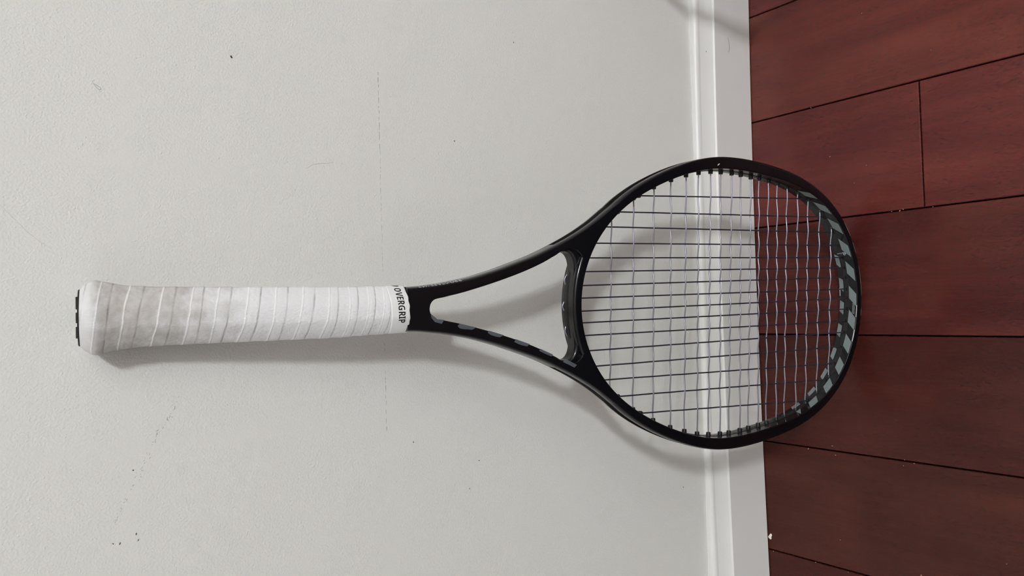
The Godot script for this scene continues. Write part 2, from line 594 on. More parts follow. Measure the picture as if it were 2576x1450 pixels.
func build_wall_marks() -> void:
	var wall := get_node("wall_back")
	# a faint level line in pencil, broken where it has worn off
	var st := []
	for seg in [[0.1953, 0.144, 1.3], [0.1435, 0.1155, 0.9], [0.115, 0.095, 0.8], [0.0945, 0.0325, 0.7], [-0.0235, -0.029, 0.8], [-0.046, -0.0585, 1.0], [-0.0655, -0.0925, 1.0]]:
		var x: float = seg[0]
		while x > seg[1]:
			var l := rng.randf_range(0.0012, 0.005)
			var wd: float = 0.00016 * seg[2] * rng.randf_range(0.6, 1.5)
			var y := 0.4625 + rng.randf_range(-0.00025, 0.00025)
			var poly := PackedVector2Array([Vector2(x, y - wd), Vector2(x - l * 0.5, y - wd * 1.2), Vector2(x - l, y - wd * 0.5), Vector2(x - l, y + wd * 0.5), Vector2(x - l * 0.5, y + wd), Vector2(x, y + wd)])
			st.append_array(slab(poly, Vector3.ZERO, Vector3.RIGHT, Vector3.UP, Vector3.BACK, -0.0003, 0.00006))
			x -= l + rng.randf_range(0.0002, 0.0032)
	obj("pencil_line", mesh_of(st), M.pencil, wall)
	# scuffed trail running up to the left of the handle
	st = []
	var trail := [Vector2(-0.0541, 0.6165), Vector2(-0.0635, 0.6230), Vector2(-0.0685, 0.6256), Vector2(-0.0746, 0.6307), Vector2(-0.0835, 0.6345), Vector2(-0.0947, 0.6395), Vector2(-0.1068, 0.6457), Vector2(-0.1171, 0.6511), Vector2(-0.1246, 0.6554), Vector2(-0.1342, 0.6590)]
	for k in 60:
		var t := rng.randf() * (trail.size() - 1.001)
		var p: Vector2 = trail[int(t)].lerp(trail[int(t) + 1], t - int(t)) + Vector2(rng.randfn(0, 0.0008), rng.randfn(0, 0.0008))
		st.append_array(blot(p, rng.randf_range(0.0003, 0.0009), rng.randf_range(0.00012, 0.0002), rng.randf_range(-0.9, -0.1)))
	obj("scuff_mark", mesh_of(st), M.pencil, wall)
	for q in [[0.1881, 0.5785, 0.0012, 0.0007, M.speck], [-0.1404, 0.6455, 0.0009, 0.0006, M.speck_grey], [-0.1447, 0.6443, 0.0009, 0.0004, M.speck_grey], [-0.1447, 0.6552, 0.0010, 0.0005, M.speck_grey], [-0.1441, 0.6593, 0.0007, 0.0004, M.speck_grey], [-0.0986, 0.6468, 0.0005, 0.0005, M.speck], [-0.1058, 0.4386, 0.0008, 0.0005, M.speck_grey], [0.2447, 0.3251, 0.0007, 0.0005, M.speck_grey], [0.1467, 0.3916, 0.0009, 0.0004, M.speck_grey], [-0.1519, 0.3858, 0.0006, 0.0005, M.speck_grey], [-0.1294, 0.3753, 0.0006, 0.0005, M.speck_grey], [-0.1927, 0.1188, 0.0007, 0.0006, M.speck_grey]]:
		obj("dirt_speck", mesh_of(blot(Vector2(q[0], q[1]), q[2], q[3], rng.randf_range(-0.6, 0.6))), q[4], wall)
	# a small loose fibre painted into the wall, and nibs of dried paint
	mark(wall, "hairline_crack", [Vector2(0.1114, 0.5251), Vector2(0.1150, 0.5190), Vector2(0.1162, 0.5149), Vector2(0.1170, 0.5080), Vector2(0.1186, 0.5020)], [0.1, 0.2, 0.25, 0.2, 0.1], 0.0, M.pencil)
	mark(wall, "hairline_crack", [Vector2(0.0731, 0.7184), Vector2(0.0661, 0.7124), Vector2(0.0566, 0.7042), Vector2(0.0511, 0.6979), Vector2(0.0462, 0.6915)], [0.05, 0.12, 0.12, 0.1, 0.05], 0.0, M.pencil)
	mark(wall, "fibre", [Vector2(0.1572, 0.6679), Vector2(0.1546, 0.6665), Vector2(0.1526, 0.6650), Vector2(0.1517, 0.6636), Vector2(0.1522, 0.6626), Vector2(0.1535, 0.6632), Vector2(0.1545, 0.6650), Vector2(0.1552, 0.6668)], [0.15, 0.25, 0.25, 0.3, 0.35, 0.25, 0.25, 0.15], 0.0001, M.pencil)
	for q in [[0.1196, 0.6719, 1.0], [0.1148, 0.6738, 1.2], [0.1117, 0.6763, 1.0], [0.1136, 0.6269, 1.3], [0.1290, 0.6647, 0.7], [-0.0733, 0.4446, 1.0], [0.2540, 0.1750, 1.2], [-0.1083, 0.7050, 1.0], [-0.1260, 0.6770, 1.1], [-0.1290, 0.6782, 1.0], [0.2497, 0.3691, 0.9], [0.1251, 0.5955, 1.0], [0.1264, 0.5752, 1.0]]:
		obj("paint_nib", mesh_of(dome(Vector3(q[0], q[1], -0.0001), 0.00052 * q[2], 0.00035 * q[2])), M.wall, wall)

func blot(p: Vector2, rx: float, ry: float, turn: float) -> Array:
	var poly := PackedVector2Array()
	for k in 9:
		var g := TAU * k / 9
		poly.append(p + Vector2(cos(g) * rx, sin(g) * ry).rotated(turn) * rng.randf_range(0.7, 1.2))
	return slab(poly, Vector3.ZERO, Vector3.RIGHT, Vector3.UP, Vector3.BACK, -0.0003, 0.00007)

func dome(p: Vector3, r: float, h: float) -> Array:
	var rings := []
	for k in 5:
		var g := PI / 2 * k / 4.0
		var ring := PackedVector3Array()
		for j in 10:
			var q := TAU * j / 10
			ring.append(p + Vector3(cos(q) * r * maxf(cos(g), 0.02) * 1.3, sin(q) * r * maxf(cos(g), 0.02) * 0.8, h * sin(g)))
		rings.append(ring)
	return [skin(rings)]

# ------------------------------------------------------------------ the racket

func inner_r(th: float) -> float:
	const C := [0.14071, 0.00114, 0.02046, -0.00153, 0.00089, -0.00154, -0.00055, 0.0002]
	var r := 0.0
	for k in 8:
		r += C[k] * cos(k * th)
	return r - 0.00006 * sin(th) + 0.00045 * sin(2 * th) + 0.00033 * sin(3 * th)

func thick(th: float) -> float:
	return curve([0.0, 15.0, 30.0, 45.0, 60.0, 75.0, 90.0, 105.0, 120.0, 140.0, 160.0, 180.0], [0.0068, 0.0072, 0.0080, 0.0093, 0.0108, 0.0113, 0.0110, 0.0105, 0.0100, 0.0093, 0.0083, 0.0078], absf(rad_to_deg(th)))

func spot(th: float, r: float, n := 0.0) -> Vector3:
	# racket coordinates: x across, y along from the tip, z out of the string bed
	return Vector3(r * sin(th), CENTRE - r * cos(th), n)

const ARM_S := [0.262, 0.2896, 0.3152, 0.3296, 0.345, 0.369, 0.389, 0.4045, 0.427, 0.442, 0.456, 0.4725, 0.50]
const ARM_OUT := [0.1035, 0.0882, 0.0697, 0.0608, 0.0527, 0.0418, 0.0346, 0.0294, 0.0232, 0.0203, 0.0182, 0.0166, 0.0158]
const IN_S := [0.262, 0.285, 0.289, 0.300, 0.314, 0.319, 0.321, 0.324, 0.326, 0.327, 0.328, 0.329, 0.331, 0.334, 0.338, 0.3415, 0.3465, 0.3515, 0.3560, 0.3655, 0.380, 0.3995, 0.4218, 0.4365, 0.4436, 0.449, 0.4525, 0.4555, 0.4575, 0.459, 0.4596, 0.4599, 0.46]
const IN_W := [0.1015, 0.086, 0.083, 0.073, 0.0555, 0.047, 0.043, 0.0375, 0.0370, 0.0385, 0.0405, 0.0420, 0.0438, 0.0455, 0.0460, 0.0457, 0.0444, 0.0420, 0.0391, 0.0343, 0.0283, 0.0216, 0.0150, 0.0112, 0.0097, 0.0085, 0.0079, 0.0071, 0.0058, 0.0038, 0.0022, 0.0010, 0.0]
# the rim of the throat opening from the middle of the bridge round its corner and up the arm
const WEB := [[0.0237, 0.3335], [0.0270, 0.3329], [0.0300, 0.3326], [0.0330, 0.3326], [0.0360, 0.3330], [0.0388, 0.3339], [0.0412, 0.3353], [0.0430, 0.3372], [0.0440, 0.3393], [0.0443, 0.3415], [0.0440, 0.3440], [0.0431, 0.3467], [0.0409, 0.3515], [0.0387, 0.3562], [0.0343, 0.3657], [0.0314, 0.3725]]

func beam(t: float, h: float, ri: float, ro: float, g: float, tall := 0.0) -> PackedVector2Array:
	# outline of the beam, seen along it: x outwards from the inner wall, y through the thickness
	# «tall» stretches the outer corners into a slanting shoulder
	var ry := maxf(ro, tall)
	var p := PackedVector2Array()
	for k in 4:
		var q := PI - PI / 2 * k / 3.0
		p.append(Vector2(ri + cos(q) * ri, h - ri + sin(q) * ri))
	for k in 6:
		var q := PI / 2 - PI / 2 * k / 5.0
		p.append(Vector2(t - ro + cos(q) * ro, h - ry + sin(q) * ry))
	p.append_array([Vector2(t, 0.0048), Vector2(t - g, 0.0043), Vector2(t - g, -0.0043), Vector2(t, -0.0048)])
	for k in 6:
		var q := -PI / 2 * k / 5.0
		p.append(Vector2(t - ro + cos(q) * ro, -h + ry + sin(q) * ry))
	for k in 4:
		var q := -PI / 2 - PI / 2 * k / 3.0
		p.append(Vector2(ri + cos(q) * ri, -h + ri + sin(q) * ri))
	return p

const SHOULDER := Vector2(0.0023, 0.0058)

const BEAM_EDGES := {10: 1, 11: 1, 12: 1, 13: 1}

func frame_mesh() -> ArrayMesh:
	var parts := []
	var rings := []
	var n := 400
	for i in n:
		var th := -PI + TAU * i / n
		var deg := absf(rad_to_deg(th))
		var g := 0.0017 * smoothstep(165.0, 155.0, deg)
		var ro := lerpf(0.0014, 0.0024, smoothstep(20.0, 70.0, deg))
		var ring := PackedVector3Array()
		var r0 := inner_r(th)
		for q in beam(thick(th), HALF, 0.0010, ro, g, 0.0052 * smoothstep(85.0, 115.0, deg) * smoothstep(160.0, 148.0, deg)):
			ring.append(spot(th, r0 + q.x, q.y))
		rings.append(ring)
	parts.append(skin(rings, BEAM_EDGES, true))
	# the two arms of the throat run together into the neck under the grip
	var list := []
	var s := 0.262
	while s < 0.4785:
		list.append(s)
		s += 0.00008 if s > 0.4588 and s < 0.4602 else 0.0008 if s > 0.448 and s < 0.461 or s > 0.322 and s < 0.358 else 0.002
	for side in [-1.0, 1.0]:
		rings = []
		for q in list:
			var w0 := curve(IN_S, IN_W, q)
			var w1 := maxf(curve(ARM_S, ARM_OUT, q), w0 + 0.006)
			if q < 0.3:
				# the arm sinks into the rim where the two run together
				var th := PI / 2
				while CENTRE - outer_b(th) * cos(th) < q:
					th += 0.002
				w1 = lerpf(outer_b(th) * sin(th) - 0.0008, w1, smoothstep(0.264, 0.298, q))
			var ri := 0.0008 * smoothstep(0.0, 0.004, w0)
			var g := 0.0017 * smoothstep(0.352, 0.345, q)
			var ring := PackedVector3Array()
			for b in beam(w1 - w0, HALF + 0.00002, maxf(ri, 0.00002), SHOULDER.x, g, SHOULDER.y):
				ring.append(Vector3(side * (w0 + b.x), q, b.y))
			rings.append(ring)
		parts.append(skin(rings, BEAM_EDGES))
		parts.append(cap(rings[0], Vector3.DOWN))
		parts.append(cap(rings[-1], Vector3.UP))
	# one smooth rim joins bridge and arms
	var pts: Array[Vector2] = []
	for k in 8:
		var th := deg_to_rad(lerpf(180.0, 172.9, k / 7.0))
		var p := spot(th, outer_b(th) + 0.00002)
		pts.append(Vector2(p.x, p.y))
	for q in WEB:
		pts.append(Vector2(q[0], q[1]))
	var half_path := PackedVector2Array()
	for k in pts.size() - 1:
		var before: Vector2 = pts[k - 1] if k > 0 else Vector2(-pts[1].x, pts[1].y)
		var after: Vector2 = pts[mini(k + 2, pts.size() - 1)]
		for t in 4:
			half_path.append(pts[k].cubic_interpolate(pts[k + 1], before, after, t / 4.0))
	half_path.append(pts[-1])
	var whole := PackedVector2Array()
	for k in range(half_path.size() - 1, 0, -1):
		whole.append(Vector2(-half_path[k].x, half_path[k].y))
	whole.append_array(half_path)
	rings = []
	for k in whole.size():
		var t := (whole[mini(k + 1, whole.size() - 1)] - whole[maxi(k - 1, 0)]).normalized()
		var to_hole := Vector2(-t.y, t.x)
		var ring := PackedVector3Array()
		# the web in the corner lies deeper than the rim and the arm it joins
		var h := HALF + 0.00005 - 0.0036 * smoothstep(0.3530, 0.3440, whole[k].y)
		for b in beam(0.006, h, 0.00002, 0.0024, 0.0):
			var p: Vector2 = whole[k] + to_hole * (b.x - 0.006)
			ring.append(Vector3(p.x, p.y, b.y))
		rings.append(ring)
	parts.append(skin(rings, BEAM_EDGES))
	parts.append(cap(rings[0], Vector3.UP))
	parts.append(cap(rings[-1], Vector3.UP))
	return mesh_of(parts)

func build_racket() -> void:
	racket = Node3D.new()
	racket.name = "tennis_racket"
	racket.transform = Transform3D(Basis(W, A, N).orthonormalized(), TIP)
	tag(racket, "black tennis racket with white overgrip standing head down against the white wall", "tennis racket")
	add_child(racket, true)
	obj("frame", frame_mesh(), M.frame, racket)
	bumper()
	strings()
	throat_strip()
	decals()
	handle()

func bumper() -> void:
	# guard strip round the tip, sitting in the groove and standing a little proud
	var rings := []
	var n := 120
	for i in n + 1:
		var th := deg_to_rad(lerpf(-63.0, 63.0, float(i) / n))
		var fade := smoothstep(63.0, 52.0, absf(rad_to_deg(th)))
		var r0 := inner_r(th) + thick(th)
		var out := 0.0003 * fade
		var ring := PackedVector3Array()
		for q in [Vector2(-0.0012, 0.0084), Vector2(out, 0.0082), Vector2(out, -0.0082), Vector2(-0.0012, -0.0084)]:
			ring.append(spot(th, r0 + q.x, q.y))
		rings.append(ring)
	obj("bumper_guard", mesh_of([skin(rings, {0: 1, 1: 1, 2: 1, 3: 1}), cap(rings[0], Vector3.UP), cap(rings[-1], Vector3.UP)]), M.plastic, racket)
	# band of the grommet strip seen inside the hoop
	rings = []
	for i in n + 1:
		var th := deg_to_rad(lerpf(-128.0, 128.0, float(i) / n))
		var r0 := inner_r(th)
		var ring := PackedVector3Array()
		for q in [Vector2(0.0004, 0.0026), Vector2(-0.00035, 0.0022), Vector2(-0.00035, -0.0022), Vector2(0.0004, -0.0026)]:
			ring.append(spot(th, r0 + q.x, q.y - 0.0012))
		rings.append(ring)
	obj("grommet_strip", mesh_of([skin(rings, {0: 1, 1: 1, 2: 1, 3: 1}), cap(rings[0], Vector3.UP), cap(rings[-1], Vector3.UP)]), M.plastic, racket)

const MAIN_W := [97.0, 81.0, 67.0, 53.5, 41.2, 30.3, 19.7, 8.5, -1.7, -12.0, -23.4, -35.5, -49.3, -63.5, -78.8, -96.4]
const MAIN_SLOPE := [-0.0304, -0.0148, -0.007, -0.0102, -0.0106, -0.0145, -0.0205, -0.0156, -0.02, -0.0164, -0.0119, -0.0172, -0.0146, 0.0005, 0.003, 0.0183]
const CROSS_S := [292.4, 269.3, 247.8, 229.1, 212.8, 198.4, 184.9, 172.1, 160.3, 148.1, 136.7, 125.4, 114.3, 102.1, 90.4, 75.7, 62.1, 46.6, 30.2]
const CROSS_SLOPE := [-0.0173, -0.0118, -0.0124, -0.0129, -0.0171, -0.0162, -0.0194, -0.0133, -0.0234, -0.0142, -0.0224, -0.0154, -0.0209, -0.0167, -0.0251, -0.0246, -0.0276, -0.031, -0.0324]
const STRING_N := -0.0012
const WEAVE := 0.00052

func main_at(i: int, s: float) -> float:
	return MAIN_W[i] * 0.001 + MAIN_SLOPE[i] * (s - 0.165)

func cross_at(j: int, w: float) -> float:
	return CROSS_S[j] * 0.001 + CROSS_SLOPE[j] * w

func inside(w: float, s: float) -> float:
	# how far a point is within the inner wall
	return inner_r(atan2(w, CENTRE - s)) - Vector2(w, s - CENTRE).length()

func strings() -> void:
	var strip := racket.get_node("grommet_strip")
	for i in 16:
		var knots := []      # [s, height]
		var lo := 0.165
		while inside(main_at(i, lo), lo) > 0.0:
			lo -= 0.0002
		var hi := 0.165
		while inside(main_at(i, hi), hi) > 0.0:
			hi += 0.0002
		knots.append([lo - 0.003, 0.0])
		for j in range(18, -1, -1):
			var s := cross_at(j, main_at(i, CROSS_S[j] * 0.001))
			if s > lo + 0.002 and s < hi - 0.002:
				knots.append([s, WEAVE if (i + j) % 2 else -WEAVE])
		knots.append([hi + 0.003, 0.0])
		var path := PackedVector3Array()
		for k in knots.size() - 1:
			for t in 6:
				var u := t / 6.0
				var s: float = lerpf(knots[k][0], knots[k + 1][0], u)
				path.append(Vector3(main_at(i, s), s, STRING_N + lerpf(knots[k][1], knots[k + 1][1], smoothstep(0.0, 1.0, u)) * 0.75))
		path.append(Vector3(main_at(i, hi + 0.003), hi + 0.003, STRING_N))
		obj("main_string", mesh_of(tube(path, 0.00063, 8)), M.main_string, racket)
		for e in [[lo, -1.0], [hi, 1.0]]:
			var p := Vector3(main_at(i, e[0]), e[0], STRING_N)
			var th := absf(rad_to_deg(atan2(p.x, CENTRE - p.y)))
			grommet(strip, p, Vector3(MAIN_SLOPE[i], 1, 0).normalized() * e[1], 0.0009 if th < 48.0 else 0.0052 if th < 150.0 else 0.0004)
	for j in 19:
		var hi := 0.0
		while inside(hi, cross_at(j, hi)) > 0.0:
			hi += 0.0002
		var lo := 0.0
		while inside(lo, cross_at(j, lo)) > 0.0:
			lo -= 0.0002
		var knots := [[lo - 0.003, 0.0]]
		for i in range(15, -1, -1):
			var w := main_at(i, CROSS_S[j] * 0.001)
			if w > lo + 0.002 and w < hi - 0.002:
				knots.append([w, -WEAVE if (i + j) % 2 else WEAVE])
		knots.append([hi + 0.003, 0.0])
		var path := PackedVector3Array()
		for k in knots.size() - 1:
			for t in 6:
				var u := t / 6.0
				var w: float = lerpf(knots[k][0], knots[k + 1][0], u)
				path.append(Vector3(w, cross_at(j, w), STRING_N + lerpf(knots[k][1], knots[k + 1][1], smoothstep(0.0, 1.0, u)) * 1.15))
		path.append(Vector3(hi + 0.003, cross_at(j, hi + 0.003), STRING_N))
		obj("cross_string", mesh_of(tube(path, 0.00063, 8)), M.string, racket)
		for e in [[lo, -1.0], [hi, 1.0]]:
			var p := Vector3(e[0], cross_at(j, e[0]), STRING_N)
			var th := absf(rad_to_deg(atan2(p.x, CENTRE - p.y)))
			grommet(strip, p, Vector3(1, CROSS_SLOPE[j], 0).normalized() * e[1], look([30.0, 55.0, 75.0, 150.0], [0.0010, 0.0022, 0.0037, 0.0030], th))
	# the tied-off end beside the tip
	var path := PackedVector3Array()
	for k in 20:
		var g := TAU * 1.25 * k / 19.0
		path.append(Vector3(0.0462 + 0.0014 * cos(g), 0.0163 + 0.0014 * sin(g) + 0.00004 * k, 0.0042 + 0.0016 * sin(g * 0.5)))
	path.append_array([Vector3(0.0470, 0.0185, 0.0042), Vector3(0.0466, 0.0215, 0.0030), Vector3(0.0462, 0.0232, 0.0022)])
	obj("string_knot", mesh_of(tube(path, 0.0006, 8)), M.string, racket)

func grommet(strip: Node, p: Vector3, out: Vector3, l: float) -> void:
	var a := Vector3(0, 0, 1)
	var b := out.cross(a)
	var rings := []
	for q in [[0.002, 0.00215], [-l * 0.35, 0.0021], [-l * 0.9, 0.0020], [-l, 0.0018], [-l, 0.00075], [-l + 0.0012, 0.0007]]:
		var r := PackedVector3Array()
		for k in 14:
			var g := TAU * k / 14
			r.append(p + out * q[0] + (a * cos(g) + b * sin(g)) * q[1])
		rings.append(r)
	obj("grommet", mesh_of([skin(rings)]), M.plastic, strip)

func outer_b(th: float) -> float:
	return inner_r(th) + thick(th)

func throat_strip() -> void:
	# moulded strip let into the outside of the throat bridge, with three loops of string over it
	var rings := []
	var n := 40
	for i in n + 1:
		var u := float(i) / n
		var deg := lerpf(169.5, 190.0, u)
		var th := deg_to_rad(deg)
		var hw := 0.0042 * sqrt(maxf(1.0 - pow(absf(u * 2 - 1), 8.0), 0.02))
		var r := PackedVector3Array()
		for q in [Vector2(-0.0006, hw), Vector2(0.0005, hw * 0.9), Vector2(0.0007, hw * 0.4), Vector2(0.0007, -hw * 0.4), Vector2(0.0005, -hw * 0.9), Vector2(-0.0006, -hw)]:
			r.append(spot(th, outer_b(th) + q.x, q.y - 0.0030))
		rings.append(r)
	obj("throat_grommet_strip", mesh_of([skin(rings, {0: 1, 5: 1}), cap(rings[0], Vector3.RIGHT), cap(rings[-1], Vector3.LEFT)]), M.plastic, racket)
	for q in [[170.8, 174.6], [178.6, 181.7], [185.4, 189.0]]:
		var path := PackedVector3Array()
		for k in 13:
			var u := k / 12.0
			var th := deg_to_rad(lerpf(q[0], q[1], u))
			path.append(spot(th, outer_b(th) - 0.0006 + 0.0024 * sin(PI * u), -0.0042))
		obj("string_loop", mesh_of(tube(path, 0.00065, 8)), M.string, racket)

func on_wall_patch(corners: Array, lift := 0.00025) -> Array:
	# a flat patch on the inner wall of the hoop; corners are [degrees, mm through the thickness]
	var rings := []
	var n := 6
	for i in n + 1:
		var u := float(i) / n
		var a: Array = [lerpf(corners[0][0], corners[1][0], u), lerpf(corners[0][1], corners[1][1], u)]
		var b: Array = [lerpf(corners[3][0], corners[2][0], u), lerpf(corners[3][1], corners[2][1], u)]
		var r := PackedVector3Array()
		for k in 5:
			var t := k / 4.0
			var th := deg_to_rad(lerpf(a[0], b[0], t))
			r.append(spot(th, inner_r(th) - lift, lerpf(a[1], b[1], t) * 0.001))
		for k in 5:
			var t := 1.0 - k / 4.0
			var th := deg_to_rad(lerpf(a[0], b[0], t))
			r.append(spot(th, inner_r(th) + 0.0003, lerpf(a[1], b[1], t) * 0.001))
		rings.append(r)
	return [skin(rings, {0: 1, 4: 1, 5: 1, 9: 1}), cap(rings[0], Vector3.BACK), cap(rings[-1], Vector3.FORWARD)]

func decals() -> void:
	# two rows of grey lozenges on the inside of the tip
	for t0 in [50.4, 41.4, 32.2, 23.1, 14.2, 5.1, -3.6, -12.5, -21.4, -30.6, -40.0]:
		var o := obj("lozenge_decal", mesh_of(on_wall_patch([[t0, 1.4], [t0 - 3.0, 9.7], [t0 - 7.4, 9.7], [t0 - 4.5, 1.0]])), M.decal, racket)
		o.set_meta("label", "grey lozenge printed inside the tip")
	obj("triangle_decal", mesh_of(on_wall_patch([[-49.2, 1.2], [-52.7, 9.6], [-52.4, 5.0], [-51.9, 1.5]])), M.decal, racket)
	for t0 in [17.0, 8.2, -0.2, -8.7, -17.6, -26.6, -35.6, -45.4]:
		obj("lozenge_decal", mesh_of(on_wall_patch([[t0, -10.0], [t0 - 0.9, -5.2], [t0 - 5.3, -5.4], [t0 - 4.0, -10.0]])), M.decal, racket)
	# short white lines along the edge, and hatching between two lozenges
	for q in [[-1.9, -6.2], [-10.9, -15.2]]:
		obj("white_stripe", mesh_of(on_wall_patch([[q[0], 9.9], [q[0], 10.3], [q[1], 10.3], [q[1], 9.9]])), M.white_line, racket)
	obj("white_stripe", mesh_of(on_wall_patch([[4.4, -10.2], [4.4, -9.6], [1.4, -9.6], [1.4, -10.2]])), M.white_line, racket)
	for k in 8:
		var t := -1.2 - 0.47 * k
		obj("hatch_line", mesh_of(on_wall_patch([[t, 5.0], [t - 0.5, 8.0], [t - 0.64, 8.0], [t - 0.14, 5.0]], 0.00015)), M.print_grey, racket)
	# the paint is rubbed off the outer edge of the tip in a few places
	for q in [[28.5, 23.0], [20.5, 16.5], [12.0, 1.5], [-3.0, -5.5]]:
		var rings := []
		for i in 13:
			var th := deg_to_rad(lerpf(q[0], q[1], i / 12.0))
			var ro := 0.0014
			var wide := sin(PI * i / 12.0) * 16.0 + 3.0
			var r := PackedVector3Array()
			for g in [[58.0 + wide, 0.00006], [58.0, 0.00008], [58.0 - wide, 0.00006], [58.0 - wide, -0.0002], [58.0 + wide, -0.0002]]:
				var a := deg_to_rad(g[0])
				r.append(spot(th, outer_b(th) - ro + cos(a) * (ro + g[1]), HALF - ro + sin(a) * (ro + g[1])))
			rings.append(r)
		obj("worn_edge", mesh_of([skin(rings)]), M.worn, racket)
	# flaked grey patches along the inner edge of one throat arm
	for q in [[[459.2, -3.4], [458.7, -6.4], [456.0, -9.6], [450.6, -11.1], [448.6, -8.3], [454.0, -7.6]],
		[[437.9, -13.1], [436.0, -11.4], [422.4, -14.7], [426.2, -16.4], [429.0, -15.9], [433.0, -15.6], [436.0, -15.0]],
		[[413.2, -18.8], [411.5, -17.6], [399.2, -21.4], [402.9, -22.9], [406.0, -22.3], [410.3, -20.9]],
		[[390.4, -26.9], [388.8, -24.9], [376.8, -29.2], [379.1, -30.9], [382.0, -30.2], [385.0, -29.4], [388.1, -28.1]],
		[[368.4, -34.9], [367.0, -33.4], [355.6, -38.5], [357.5, -39.8], [362.0, -37.9]],
		[[346.6, -44.8], [343.2, -42.9], [333.6, -47.9], [336.0, -50.0], [341.0, -47.4]]]:
		var poly := PackedVector2Array()
		for c in q:
			poly.append(Vector2(c[1], c[0]) * 0.001)
		var o := obj("grey_patch", mesh_of(slab(poly, Vector3.ZERO, Vector3.RIGHT, Vector3.UP, Vector3.BACK, HALF - 0.0012, HALF + 0.00012)), M.decal_dark, racket)
		o.set_meta("label", "flaked grey patch on the throat arm")
	var chip := PackedVector2Array([Vector2(0.1237, 0.1850), Vector2(0.1250, 0.1836), Vector2(0.1254, 0.1826), Vector2(0.1250, 0.1822), Vector2(0.1239, 0.1833), Vector2(0.1233, 0.1845)])
	obj("paint_chip", mesh_of(slab(chip, Vector3.ZERO, Vector3.RIGHT, Vector3.UP, Vector3.BACK, HALF - 0.0004, HALF + 0.0001)), M.white_line, racket).set_meta("label", "small white chip on the rim")
	# model lettering along the outer side of one throat arm
	var tm := text("PRO STAFF V13", 40)
	var box_ := tm.get_aabb()
	var arrays := tm.surface_get_arrays(0)
	var v: PackedVector3Array = arrays[Mesh.ARRAY_VERTEX]
	var nn: PackedVector3Array = arrays[Mesh.ARRAY_NORMAL]
	for k in v.size():
		var s := 0.4335 + (v[k].x - box_.position.x) / box_.size.x * 0.0345
		var w := curve(ARM_S, ARM_OUT, s)
		var q := deg_to_rad(lerpf(6.0, 58.0, (v[k].y - box_.position.y) / box_.size.y))
		var lift := 0.00012 if v[k].z > 0.0 else -0.0003
		v[k] = Vector3(w - SHOULDER.x + cos(q) * (SHOULDER.x + lift), s, HALF - SHOULDER.y + sin(q) * (SHOULDER.y + lift))
		nn[k] = Vector3(cos(q) / SHOULDER.x, 0, sin(q) / SHOULDER.y).normalized()
	obj("model_lettering", retouched(arrays, v, nn), M.print_grey, racket)

func text(words: String, size: int) -> ArrayMesh:
	var f := SystemFont.new()
	f.font_names = PackedStringArray(["Droid Sans"])
	f.font_weight = 600
	var t := TextMesh.new()
	t.text = words
	t.font = f
	t.font_size = size
	t.pixel_size = 0.001
	t.depth = 0.01
	t.curve_step = 1.0
	var am := ArrayMesh.new()
	am.add_surface_from_arrays(Mesh.PRIMITIVE_TRIANGLES, t.get_mesh_arrays())
	return am

func retouched(arrays: Array, v: PackedVector3Array, nn: PackedVector3Array) -> ArrayMesh:
	var idx := PackedInt32Array()
	var old: PackedInt32Array = arrays[Mesh.ARRAY_INDEX] if arrays[Mesh.ARRAY_INDEX] != null else PackedInt32Array(range(v.size()))
	for k in old.size() / 3:
		face(idx, v, nn, old[k * 3], old[k * 3 + 1], old[k * 3 + 2])
	return mesh_of([pack(v, nn, idx)])

# ------------------------------------------------------------------ the handle

const GRIP_S := [0.474, 0.478, 0.486, 0.4925, 0.50, 0.53, 0.566, 0.62, 0.644, 0.658, 0.666, 0.6725, 0.6768, 0.6788, 0.6815, 0.6843, 0.6856]
const GRIP_A := [0.0170, 0.0171, 0.0172, 0.0176, 0.0176, 0.0181, 0.0184, 0.0187, 0.0191, 0.0198, 0.0209, 0.0222, 0.0232, 0.0230, 0.0215, 0.0193, 0.0176]
const DEPTH := 0.85

func grip_point(s: float, ang: float, add := 0.0) -> Vector3:
	# ang 0 faces the room, growing towards +x; an octagon with soft corners
	var a := curve(GRIP_S, GRIP_A, s)
	var c := Vector2(sin(ang), cos(ang))
	var oct := 1.0 / maxf(maxf(absf(c.x), absf(c.y)), (absf(c.x) + absf(c.y)) * 0.765)
	var k := lerpf(1.0, oct, 0.45) * a
	var w := c.x * k
	var n := c.y * k * DEPTH
	var away := Vector2(c.x, c.y / DEPTH).normalized() * add
	return Vector3(w + away.x - 0.0011 * smoothstep(0.478, 0.53, s), s, n + away.y)

